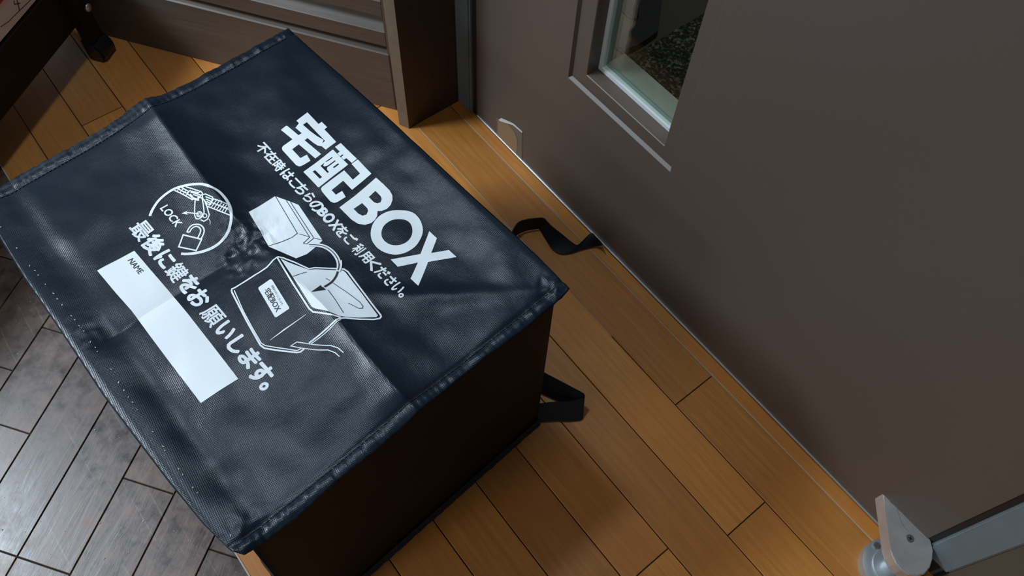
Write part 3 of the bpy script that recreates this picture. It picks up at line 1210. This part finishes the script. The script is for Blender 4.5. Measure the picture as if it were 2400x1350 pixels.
# headline
pr = Print(LIFT_W)
pr.poly([(775, 293), (950, 160), (1125, 345), (1175, 310), (1262, 395), (1218, 430), (1405, 628), (1240, 750), (1165, 690), (1185, 648), (1228, 612), (940, 315), (878, 357), (815, 332)], Z1)
pr.poly([(760, 405), (815, 332), (878, 357), (985, 450), (1100, 535), (1205, 597), (1185, 648), (1165, 698), (1110, 685), (1040, 640), (955, 570), (860, 490)], Z1)
pr.poly([(530, 437), (610, 375), (630, 375), (1165, 820), (1075, 890)], Z1)
pr.poly([(860, 490), (960, 560), (905, 603), (805, 672), (708, 745), (838, 884), (940, 830), (998, 925), (900, 985), (850, 1010), (815, 1015), (770, 995), (555, 760), (546, 725), (560, 695), (710, 590), (810, 520)], Z1)
pr.poly([(82, 550), (590, 163), (610, 163), (870, 420), (360, 818), (340, 818)], Z2,
        [[(248, 545), (288, 518), (413, 640), (372, 670)], [(470, 372), (585, 288), (598, 300), (540, 345), (488, 374)],
         [(385, 445), (455, 385), (430, 440), (452, 455), (510, 440), (640, 345), (655, 358), (545, 440), (502, 470), (497, 510), (535, 552), (508, 570)],
         [(603, 468), (690, 400), (713, 418), (622, 484)]])
pr.poly([(638, 110), (740, 42), (1025, 320), (935, 392), (840, 308), (725, 195)], Z2)
pr.poly([(680, 225), (725, 192), (772, 240), (728, 275)], Z2)
pr.poly([(745, 290), (790, 255), (842, 305), (795, 337)], Z2)
pr.poly([(930, 410), (1040, 330), (1280, 580), (940, 865), (785, 705), (580, 870), (655, 950), (765, 885), (828, 990), (680, 1080), (620, 1095), (560, 1070), (415, 900), (392, 850), (410, 815), (800, 522), (955, 685), (1080, 578)], Z2)
pr.poly([(276, 75), (350, 140), (420, 210), (448, 262), (450, 310), (430, 365), (390, 405), (335, 427), (292, 428), (288, 480), (265, 520), (225, 555), (160, 573), (90, 563), (20, 520), (-111, 390), (60, 262)], Z3,
        [[(270, 215), (325, 270), (337, 300), (325, 335), (290, 347), (255, 335), (200, 280)], [(130, 343), (185, 400), (193, 430), (175, 465), (135, 477), (90, 455), (40, 405)]])
pr.poly([(535, 420), (620, 428), (690, 462), (745, 530), (770, 620), (755, 700), (700, 790), (620, 850), (540, 880), (460, 886), (370, 865), (290, 815), (235, 740), (220, 660), (240, 570), (300, 490), (380, 440), (455, 422)], Z3,
        [[(540, 514), (600, 528), (645, 570), (660, 640), (640, 710), (590, 760), (520, 786), (450, 786), (390, 762), (345, 715), (333, 655), (355, 590), (410, 540), (470, 517)]], curve=True)
pr.poly([(838, 640), (918, 715), (858, 870), (1045, 838), (1125, 912), (825, 965), (722, 1215), (640, 1140), (718, 970), (505, 1015), (430, 938), (745, 880)], Z3)
pr.done('headline_print', M_white, lid, 'white headline lettering')


# text set in the program's own default font, glyph by glyph fitted to where it stands
def glyph(ch, bold):
    c_ = bpy.data.curves.new('g', 'FONT')
    c_.body = ch
    c_.size = 1
    c_.resolution_u = 3
    o = bpy.data.objects.new('g', c_)
    col.objects.link(o)
    bpy.context.view_layer.update()
    dg = bpy.context.evaluated_depsgraph_get()
    me = o.evaluated_get(dg).to_mesh()
    vs = [(v.co.x, v.co.y) for v in me.vertices]
    fs = [tuple(p.vertices) for p in me.polygons]
    o.evaluated_get(dg).to_mesh_clear()
    bpy.data.objects.remove(o)
    bpy.data.curves.remove(c_)
    if bold > 0:
        V, Fc = [], []
        for k in range(8):
            dx, dy = bold * math.cos(k * math.pi / 4), bold * math.sin(k * math.pi / 4)
            Fc += [tuple(i + len(V) for i in f) for f in fs]
            V += [(x + dx, y + dy) for x, y in vs]
        vs, fs = V, Fc
    x0, x1 = min(v[0] for v in vs), max(v[0] for v in vs)
    y0, y1 = min(v[1] for v in vs), max(v[1] for v in vs)
    return vs, fs, x0, x1, y0, y1


def fit_char(pr, ch, pts, z, bold):
    ab = [lid_pt(*px(p, z)) for p in pts]
    a0, a1 = min(p[0] for p in ab), max(p[0] for p in ab)
    b0, b1 = min(p[1] for p in ab), max(p[1] for p in ab)
    k = {'O': 1.28, 'の': 1.16, '。': 1.3, 'B': 1.03, 'X': 1.03}.get(ch, 1.08 if 'ぁ' <= ch <= 'ん' else 1.0)
    ac, bc = (a0 + a1) / 2, (b0 + b1) / 2
    a0, a1, b0, b1 = ac + (a0 - ac) * k, ac + (a1 - ac) * k, bc + (b0 - bc) * k, bc + (b1 - bc) * k
    vs, fs, x0, x1, y0, y1 = glyph(ch, bold)
    L = [(a0 + (v[0] - x0) / (x1 - x0) * (a1 - a0), b1 - (v[1] - y0) / (y1 - y0) * (b1 - b0)) for v in vs]
    pr.add_ab([L], fs)


def fit_word(pr, txt, quad, z, bold):
    """quad: bottom-left, top-left, top-right, bottom-right"""
    q = [lid_pt(*px(p, z)) for p in quad]
    vs, fs, x0, x1, y0, y1 = glyph(txt, bold)
    L = []
    for v in vs:
        u, t = (v[0] - x0) / (x1 - x0), (v[1] - y0) / (y1 - y0)
        L.append(tuple((q[0][c_] * (1 - u) + q[3][c_] * u) * (1 - t) + (q[1][c_] * (1 - u) + q[2][c_] * u) * t for c_ in (0, 1)))
    pr.add_ab([L], fs)


pr = Print(LIFT_W)
B2 = 0.030
for ch, pts in (('不', [(105, 180), (215, 90), (350, 235), (240, 300), (105, 270)]), ('在', [(205, 360), (330, 250), (470, 380), (340, 490), (430, 290)]),
                ('時', [(345, 500), (510, 395), (615, 530), (440, 630), (590, 470)]), ('は', [(490, 665), (650, 565), (735, 640), (630, 775), (725, 700)]),
                ('こ', [(648, 800), (770, 720), (855, 805), (740, 915), (770, 890)]), ('ち', [(760, 955), (870, 830), (945, 850), (980, 940), (850, 1025), (915, 1000)]),
                ('ら', [(880, 1070), (1050, 970), (1100, 1060), (990, 1165), (1055, 1130)]), ('の', [(1025, 1200), (1130, 1125), (1240, 1190), (1090, 1310), (1200, 1300)])):
    fit_char(pr, ch, pts, ZF, B2)
for ch, pts in (('B', [(1235, 405), (1355, 310), (1420, 370), (1320, 465)]), ('O', [(1335, 490), (1430, 410), (1525, 480), (1400, 565)]), ('X', [(1415, 590), (1565, 500), (1640, 590), (1500, 690)])):
    fit_char(pr, ch, pts, ZB, 0.045)
for ch, pts in (('を', [(165, 400), (225, 300), (320, 330), (330, 365), (235, 455), (300, 400)]), ('ご', [(260, 480), (350, 410), (470, 480), (350, 565), (420, 460)]),
                ('利', [(360, 620), (520, 535), (585, 600), (430, 700), (440, 700)]), ('用', [(470, 720), (600, 620), (695, 720), (560, 815), (580, 810)]),
                ('く', [(630, 790), (655, 770), (780, 810), (665, 910), (640, 905)]), ('だ', [(690, 935), (790, 855), (905, 930), (800, 1020), (780, 1015)]),
                ('さ', [(815, 1050), (960, 980), (1005, 1050), (890, 1115), (830, 1080)]), ('い', [(920, 1160), (1035, 1065), (1095, 1140), (1020, 1210), (950, 1175)]),
                ('。', [(1020, 1250), (1060, 1215), (1095, 1245), (1055, 1280)])):
    fit_char(pr, ch, pts, ZG, B2)
pr.done('small_text_print', M_white, lid, 'small white line of lettering')

pr = Print(LIFT_W)
B3 = 0.040
for ch, pts in (('最', [(80, 265), (400, 125), (555, 315), (250, 500), (310, 495)]), ('後', [(290, 550), (520, 370), (640, 380), (740, 575), (450, 755), (515, 740)]),
                ('に', [(520, 790), (800, 645), (930, 830), (755, 945), (700, 970)]), ('鍵', [(695, 1030), (930, 880), (1050, 880), (1170, 1030), (880, 1215), (1020, 1150)])):
    fit_char(pr, ch, pts, ZD, 0.018 if ch in '鍵最' else B3)
fit_char(pr, 'を', [(416, 667), (446, 645), (458, 647), (465, 663), (429, 685), (457, 677)], PX, B3)
for ch, pts in (('お', [(95, 215), (215, 140), (310, 155), (355, 245), (190, 362)]),
                ('願', [(215, 415), (410, 295), (545, 450), (345, 568), (365, 560)]), ('い', [(395, 600), (555, 485), (628, 600), (525, 705), (440, 640)]),
                ('し', [(530, 780), (705, 645), (725, 665), (705, 830), (600, 850)]), ('ま', [(655, 915), (810, 805), (895, 850), (915, 945), (750, 1033), (790, 1025)]),
                ('す', [(810, 1150), (925, 965), (1055, 1040), (1070, 1105), (885, 1170)]), ('。', [(912, 1235), (960, 1190), (1003, 1215), (960, 1275), (930, 1270), (990, 1250)])):
    fit_char(pr, ch, pts, ZE, 0.016 if ch == '願' else B3)
pr.done('request_text_print', M_white, lid, 'bold white line of lettering beside the name field')

# white name field
pr = Print(LIFT_W)
pr.poly([(228, 634.5), (315, 588), (355, 635), (395.6, 682), (440, 735), (500, 812), (558.8, 888.4), (471, 945), (400, 852), (350, 785), (309, 729), (270, 685)], PX)
pr.done('name_field', M_white, lid, 'white name field')
pr = Print(LIFT_K)
fit_word(pr, 'NAME', [(65, 838), (165, 788), (357, 1020), (270, 1080)], ZD, 0.006)
pr.done('name_caption', M_ink, lid, 'dark NAME caption')

# lock picture in an open circle
pr = Print(LIFT_W)
MM = 0.00066           # metres per photo pixel, about
pr.line([(70, 655), (110, 560), (190, 440), (300, 340), (420, 265), (560, 220), (700, 198), (820, 197), (930, 225), (1050, 290), (1140, 380), (1200, 470), (1235, 570), (1240, 690), (1225, 790), (1190, 890), (1130, 980), (1050, 1060), (950, 1120), (830, 1165), (700, 1192), (600, 1200), (520, 1197)], 4.6 * MM, ZA, curve=True)
tn = 2.0 * MM
for l in ([(590, 235), (680, 262), (790, 300)], [(425, 285), (560, 350), (690, 425)], [(520, 240), (640, 310)], [(470, 262), (620, 335)], [(975, 405), (1190, 487)], [(895, 515), (1225, 645)], [(940, 455), (1210, 560)],
          [(600, 335), (640, 290), (770, 322), (800, 298), (828, 330), (800, 370), (760, 390), (772, 430), (740, 425), (690, 405), (640, 355), (600, 335)],
          [(655, 312), (780, 345), (800, 355)], [(650, 340), (700, 395), (765, 415)], [(690, 345), (785, 375)],
          [(825, 350), (870, 338), (975, 385), (965, 430), (945, 490), (895, 485), (860, 440), (830, 400), (825, 350)], [(870, 375), (960, 412)], [(875, 410), (950, 445)], [(885, 445), (945, 475)],
          [(735, 400), (720, 440), (715, 580), (716, 650), (740, 697), (782, 697), (830, 660), (852, 600), (838, 480), (822, 400), (790, 385), (762, 410)],
          [(852, 420), (892, 520), (926, 640), (900, 702), (850, 732), (800, 710)]):
    pr.line(l, tn, ZA)
for k in range(4):
    x = 470 + k * 42
    y = 262 + k * 22
    pr.line([(x + 38, y - 22), (x - 14, y + 44)], 1.5 * MM, ZA)
for k in range(7):
    x = 990 + k * 38
    y = 412 + k * 16.5
    pr.line([(x, y), (x - 70, y + 98)], 1.6 * MM, ZA)
pr.ring((785, 630), 38, 1.9 * MM, ZA)
pr.ring((785, 630), 18, 1.3 * MM, ZA)
pr.ring((862, 652), 28, 1.6 * MM, ZA)
pr.line([(775, 625), (600, 605)], 1.9 * MM, ZA)
pr.poly([(525, 617), (612, 578), (594, 605), (616, 637)], ZA)
pr.line([(915, 695), (938, 730), (936, 780)], 1.0 * MM, ZA, curve=True, taper=True)
pr.line([(550, 925), (815, 990), (737, 1150), (485, 1098)], 2.4 * MM, ZA, close=True)
pr.line([(602, 885), (640, 820), (690, 783), (765, 775), (820, 800), (850, 850), (845, 905), (808, 985)], 2.3 * MM, ZA, curve=True)
pr.line([(643, 888), (670, 840), (720, 808), (770, 813), (800, 850), (795, 893), (760, 968)], 2.3 * MM, ZA, curve=True)
pr.line([(602, 885), (643, 888)], 2.3 * MM, ZA)
fit_word(pr, 'LOCK', [(210, 548), (322, 487), (553, 765), (440, 822)], ZA, 0.022)
pr.done('lock_picture_print', M_white, lid, 'white outline drawing of a zip and padlock in an open circle')

# parcel and open bag picture
pr = Print(LIFT_W)
pr.poly([(155, 385), (565, 140), (600, 145), (945, 275), (1325, 835), (1260, 895), (1220, 935), (1080, 1050), (905, 1120), (475, 935), (400, 810), (340, 690), (250, 545)], ZB)
pr.poly([(662, 125), (760, 172), (985, 255), (1060, 248), (1370, 262), (1400, 285), (1765, 770), (1745, 790), (1560, 795), (1400, 785), (1330, 775), (1180, 715), (1050, 690), (1015, 672), (800, 330)], ZC)
ww = 2.6 * MM
pr.line([(625, 112), (640, 108), (690, 118), (830, 172), (985, 243), (1050, 231), (1300, 241), (1380, 246), (1425, 275), (1600, 510), (1795, 765), (1800, 785), (1785, 803), (1720, 815), (1560, 812), (1390, 797)], ww, ZC)
pr.line([(628, 118), (800, 405), (985, 690), (1028, 728), (1180, 750), (1345, 792)], ww, ZC)
pr.line([(628, 110), (580, 145), (510, 225), (430, 280), (150, 455), (115, 470), (110, 490), (118, 515), (280, 830), (435, 1105), (480, 1140), (660, 1168), (850, 1190), (890, 1182), (930, 1150)], ww, ZC)
pr.line([(140, 485), (240, 715), (345, 910), (445, 1082), (490, 1110), (670, 1140), (850, 1168), (905, 1140)], 1.6 * MM, ZC)
pr.line([(1395, 797), (1330, 802), (1270, 840), (1150, 950), (985, 1082)], ww, ZC)
pr.line([(1345, 815), (1290, 850), (1180, 960), (1012, 1088)], 1.5 * MM, ZC)
pr.line([(545, 1050), (700, 935), (950, 758)], 2.2 * MM, ZC, taper=True)
pr.line([(1330, 1235), (1280, 1190), (1200, 1160), (1080, 1160), (900, 1140), (780, 1115), (850, 1070), (1040, 1100), (1230, 1110), (1310, 1135), (1375, 1190)], 1.5 * MM, ZC)
pr.poly([(412, 462), (420, 448), (545, 362), (560, 362), (572, 372), (762, 680), (760, 695), (622, 788), (605, 790), (595, 780), (414, 470)], ZC)
pr.done('parcel_picture_print', M_white, lid, 'white drawing of a parcel going into an open bag')
pr = Print(LIFT_K)
dl = 1.0 * MM
for l in ([(580, 140), (925, 725), (840, 790), (700, 850), (470, 928)], [(750, 205), (1120, 787), (1020, 882), (1075, 893), (1185, 800)], [(815, 230), (1185, 800), (1325, 832)], [(955, 735), (1120, 782)]):
    pr.line(l, dl, ZB)
pr.done('parcel_dark_lines', M_ink, lid, 'dark edge lines of the drawn parcel')
pr = Print(LIFT_K)
for l in ([(805, 330), (890, 300), (962, 280)], [(1175, 352), (1222, 376)], [(1255, 402), (1400, 500), (1560, 620), (1597, 668), (1590, 690), (1550, 692), (1430, 632)], [(1200, 482), (1280, 590), (1375, 740)]):
    pr.line(l, dl, ZC)
pr.line([(1318, 255), (1290, 330), (1240, 395), (1160, 448)], 3.4 * MM, ZC, curve=True)
pr.poly([(1010, 505), (1118, 428), (1130, 448), (1150, 455), (1178, 480)], ZC)
pr.done('picture_dark_lines', M_ink, lid, 'dark lines and arrow head in the drawn bag opening')
pr = Print(LIFT_K)
fit_word(pr, '宅配BOX', [(470, 492), (540, 450), (683, 690), (610, 742)], ZC, 0.010)
fit_word(pr, '配達ありがとうございます。', [(556, 440), (580, 424), (699, 648), (676, 662)], ZC, 0.0)
pr.done('drawn_label_lettering', M_ink, lid, 'small dark lettering on the drawn label')
pr = Print(LIFT_W2)
pr.line([(1110, 908), (1260, 915), (1380, 950), (1480, 1020), (1550, 1110), (1583, 1200), (1582, 1290)], 7.0 * MM, ZB, curve=True)
pr.line([(1332, 150), (1335, 200), (1325, 245), (1312, 275)], 7.0 * MM, ZC, curve=True)
pr.done('arrow_print', M_white, lid, 'white curved arrow stem')
pr = Print(LIFT_W2 + 0.0003)
pr.line([(1110, 908), (1260, 915), (1380, 950), (1480, 1020), (1550, 1110), (1583, 1200), (1582, 1290)], 1.3 * MM, ZB, curve=True)
pr.line([(1328, 190), (1322, 235), (1312, 262)], 1.8 * MM, ZC, curve=True)
pr.done('arrow_dark_line', M_ink, lid)

# ------------------------------------------------------------------ pivot hinge at the foot of the door
hz0, hz1 = 0.045, 0.070
hg = thing('door_pivot', PZ(2130, 1330, 0.0), 'scuffed grey metal teardrop pivot arm on a round base at the lower right', 'hinge')
ol = [(2068, 1151), (2074, 1190), (2081, 1240), (2087, 1285), (2091, 1303), (2100, 1321), (2113, 1336), (2130, 1347), (2150, 1350), (2167, 1345), (2180, 1330), (2186, 1310), (2186, 1290), (2183, 1270), (2176, 1250), (2150, 1222), (2110, 1180), (2076, 1153)]
top = [PZ(x, y, hz1) for x, y in ol]
bm = bmesh.new()
prism(bm, top, Vector((0, 0, hz0 - hz1)), 0.0012)
arm = obj('pivot_arm', bm, [M_steel], hg)
arm['label'] = 'scuffed flat teardrop arm'
sp = PZ(2133, 1262, hz1)
bm = bmesh.new()
cyl(bm, sp + Vector((0, 0, -0.001)), (0, 0, 1), 0.0052, 0.0016, 24, 0.0004)
scw = obj('screw', bm, [M_screw], arm)
bm = bmesh.new()
M_ = Matrix.Translation(sp + Vector((0, 0, 0.0007))) @ Matrix.Rotation(0.5, 4, 'Z')
box(bm, (-0.0028, -0.0005, 0), (0.0028, 0.0005, 0.0002), M_)
box(bm, (-0.0005, -0.0028, 0), (0.0005, 0.0028, 0.0002), M_)
me = bpy.data.meshes.new('screw_slot')
bm.to_mesh(me)
bm.free()
me.transform(Matrix.Translation(-hg.location))
me.materials.append(M_gasket_shade)
o = bpy.data.objects.new('screw_slot', me)
col.objects.link(o)
o.parent = arm
bm = bmesh.new()                                       # light scratches on the arm
for l in ([(2080, 1166), (2088, 1178), (2096, 1184)], [(2100, 1184), (2106, 1205), (2113, 1226), (2124, 1240), (2132, 1247)], [(2118, 1204), (2126, 1206)], [(2157, 1252), (2165, 1260)], [(2093, 1235), (2098, 1237)], [(2106, 1308), (2112, 1314)]):
    stroke_on(bm, [PZ(x, y, hz1 + 0.0003) for x, y in l], 0.0005, Vector((0, 0, 1)))
me = bpy.data.meshes.new('scratches')
bm.to_mesh(me)
bm.free()
me.transform(Matrix.Translation(-hg.location))
me.materials.append(M_alu)
o = bpy.data.objects.new('scratches', me)
o['kind'] = 'stuff'
col.objects.link(o)
o.parent = arm
hc = PZ(2144, 1308, hz1)
hc.z = 0
hc = Vector((0.1668, 0.5416, 0))
bm = bmesh.new()
cyl(bm, hc, (0, 0, 1), 0.0365, 0.016, 56, 0.0018)
cyl(bm, hc + Vector((0, 0, 0.0162)), (0, 0, 1), 0.0235, 0.002, 48, 0.0008)
cyl(bm, hc + Vector((0, 0, 0.018)), (0, 0, 1), 0.012, 0.0275, 48, 0.001)
base = obj('round_base', bm, [M_chrome], hg)
base['label'] = 'bright round metal base'
bp = PZ(2053, 1279, 0.016)
bm = bmesh.new()
cyl(bm, bp, (0, 0, 1), 0.0046, 0.0026, 6, 0.0005)
obj('bolt', bm, [M_screw], base)

# ------------------------------------------------------------------ torn tape at the bottom of the door
tp = thing('torn_tape', PY(1195, 345, YD - 0.0005), 'torn piece of brown packing tape stuck low on the brown door', 'tape')


def flat_on_door(pts, y, th=0.0003):
    b = bmesh.new()
    prism(b, [PY(x, p, y) for x, p in pts], Vector((0, th, 0)))
    return b


obj('tape_film', flat_on_door([(1164, 275), (1170, 279), (1202, 292), (1224, 311), (1223, 378), (1165, 319)], YD - 0.0005, 0.0004), [M_tapeg], tp)
obj('tape_layer', flat_on_door([(1167, 283), (1190, 292), (1206, 311), (1212, 328), (1211, 366), (1167, 320)], YD - 0.0009, 0.0003), [M_tape], tp)
obj('torn_edge', flat_on_door([(1168, 281), (1174, 277), (1190, 284), (1201, 289), (1205, 292), (1224, 309), (1224, 312), (1203, 294), (1198, 292), (1184, 288), (1172, 284)], YD - 0.0013, 0.0006), [M_paper], tp)

# ------------------------------------------------------------------ outside, seen through the pane
bm = bmesh.new()
box(bm, (-2.6, YD + 0.05, -0.06), (1.4, 3.2, -0.03))
struct(obj('floor_outside', bm, [M_out]), 'dark paving outside the door')
bm = bmesh.new()
mx0, mx1 = -0.735, 0.10
my0 = 0.905
NX, NY = 120, 90
gr = [[bm.verts.new((mx0 + (mx1 - mx0) * i / NX, my0 + 0.6 * j / NY, -0.018 + 0.004 * random.random())) for j in range(NY + 1)] for i in range(NX + 1)]
for i in range(NX):
    for j in range(NY):
        bm.faces.new((gr[i][j], gr[i + 1][j], gr[i + 1][j + 1], gr[i][j + 1]))
lo = [[bm.verts.new((x, y, -0.0295)) for y in (my0, my0 + 0.6)] for x in (mx0, mx1)]
bm.faces.new([gr[i][0] for i in range(NX + 1)] + [lo[1][0], lo[0][0]])
bm.faces.new([gr[i][NY] for i in range(NX, -1, -1)] + [lo[0][1], lo[1][1]])
bm.faces.new([gr[0][j] for j in range(NY, -1, -1)] + [lo[0][0], lo[0][1]])
bm.faces.new([gr[NX][j] for j in range(NY + 1)] + [lo[1][1], lo[1][0]])
dm = tag(obj('doormat', bm, [M_mat]), 'dark speckled bristle doormat outside, seen through the door pane', 'mat')

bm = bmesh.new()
prism(bm, [PZ(x, y, -0.012) for x, y in ((1500, -60), (1497, 42), (1476, 66), (1471, 100), (1463, 116), (1490, 107), (1518, 90), (1543, 72), (1552, 0), (1556, -60))], Vector((0, 0, -0.017)))  # black slab shaped as the shadow lying on the mat
o = bpy.data.objects.new('rubber_corner', bpy.data.meshes.new('rubber_corner'))  # slab standing in for the shadow on the mat
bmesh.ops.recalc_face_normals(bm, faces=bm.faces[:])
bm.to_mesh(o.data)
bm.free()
o.data.materials.append(M_gasket_shade)
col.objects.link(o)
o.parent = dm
o['label'] = 'black slab in the shape of a shadow on the doormat'

# ------------------------------------------------------------------ bits on the floor
sp_ = PZ(243, 888, 0.001)
bm = bmesh.new()
prism(bm, [PZ(x, y, 0.0006) for x, y in ((238, 884), (246, 883), (253, 892), (240, 893))], Vector((0, 0, 0.0012)))
tag(obj('paper_scrap', bm, [M_paper]), 'tiny white paper scrap on the dark floor at the left edge of the bag', 'scrap')

bm = bmesh.new()
rnd = random.Random(5)
for _ in range(230):
    x, y = rnd.uniform(-20, 560), rnd.uniform(640, 1370)
    if rnd.random() > 0.25 + 0.75 * (y - 640) / 730:
        continue
    p = PZ(x, y, 0.0)
    if p.y > YB - 0.004 or (W(0, 0.415, 0) - p).dot(BN) > -0.0 :
        continue
    s = rnd.uniform(0.00018, 0.0005) * (2.0 if rnd.random() < 0.06 else 1)
    ang = rnd.uniform(0, 6.28)
    M_ = Matrix.Translation((p.x, p.y, 0.0001)) @ Matrix.Rotation(ang, 4, 'Z')
    box(bm, (-s * rnd.uniform(0.6, 2.2), -s, 0), (s * rnd.uniform(0.6, 2.2), s, s * 0.9), M_)
tag(obj('dust_specks', bm, [mat('dust', (0.36, 0.35, 0.34), 0.8)]), 'pale dust specks scattered over the dark floorboards', 'dust', kind='stuff')
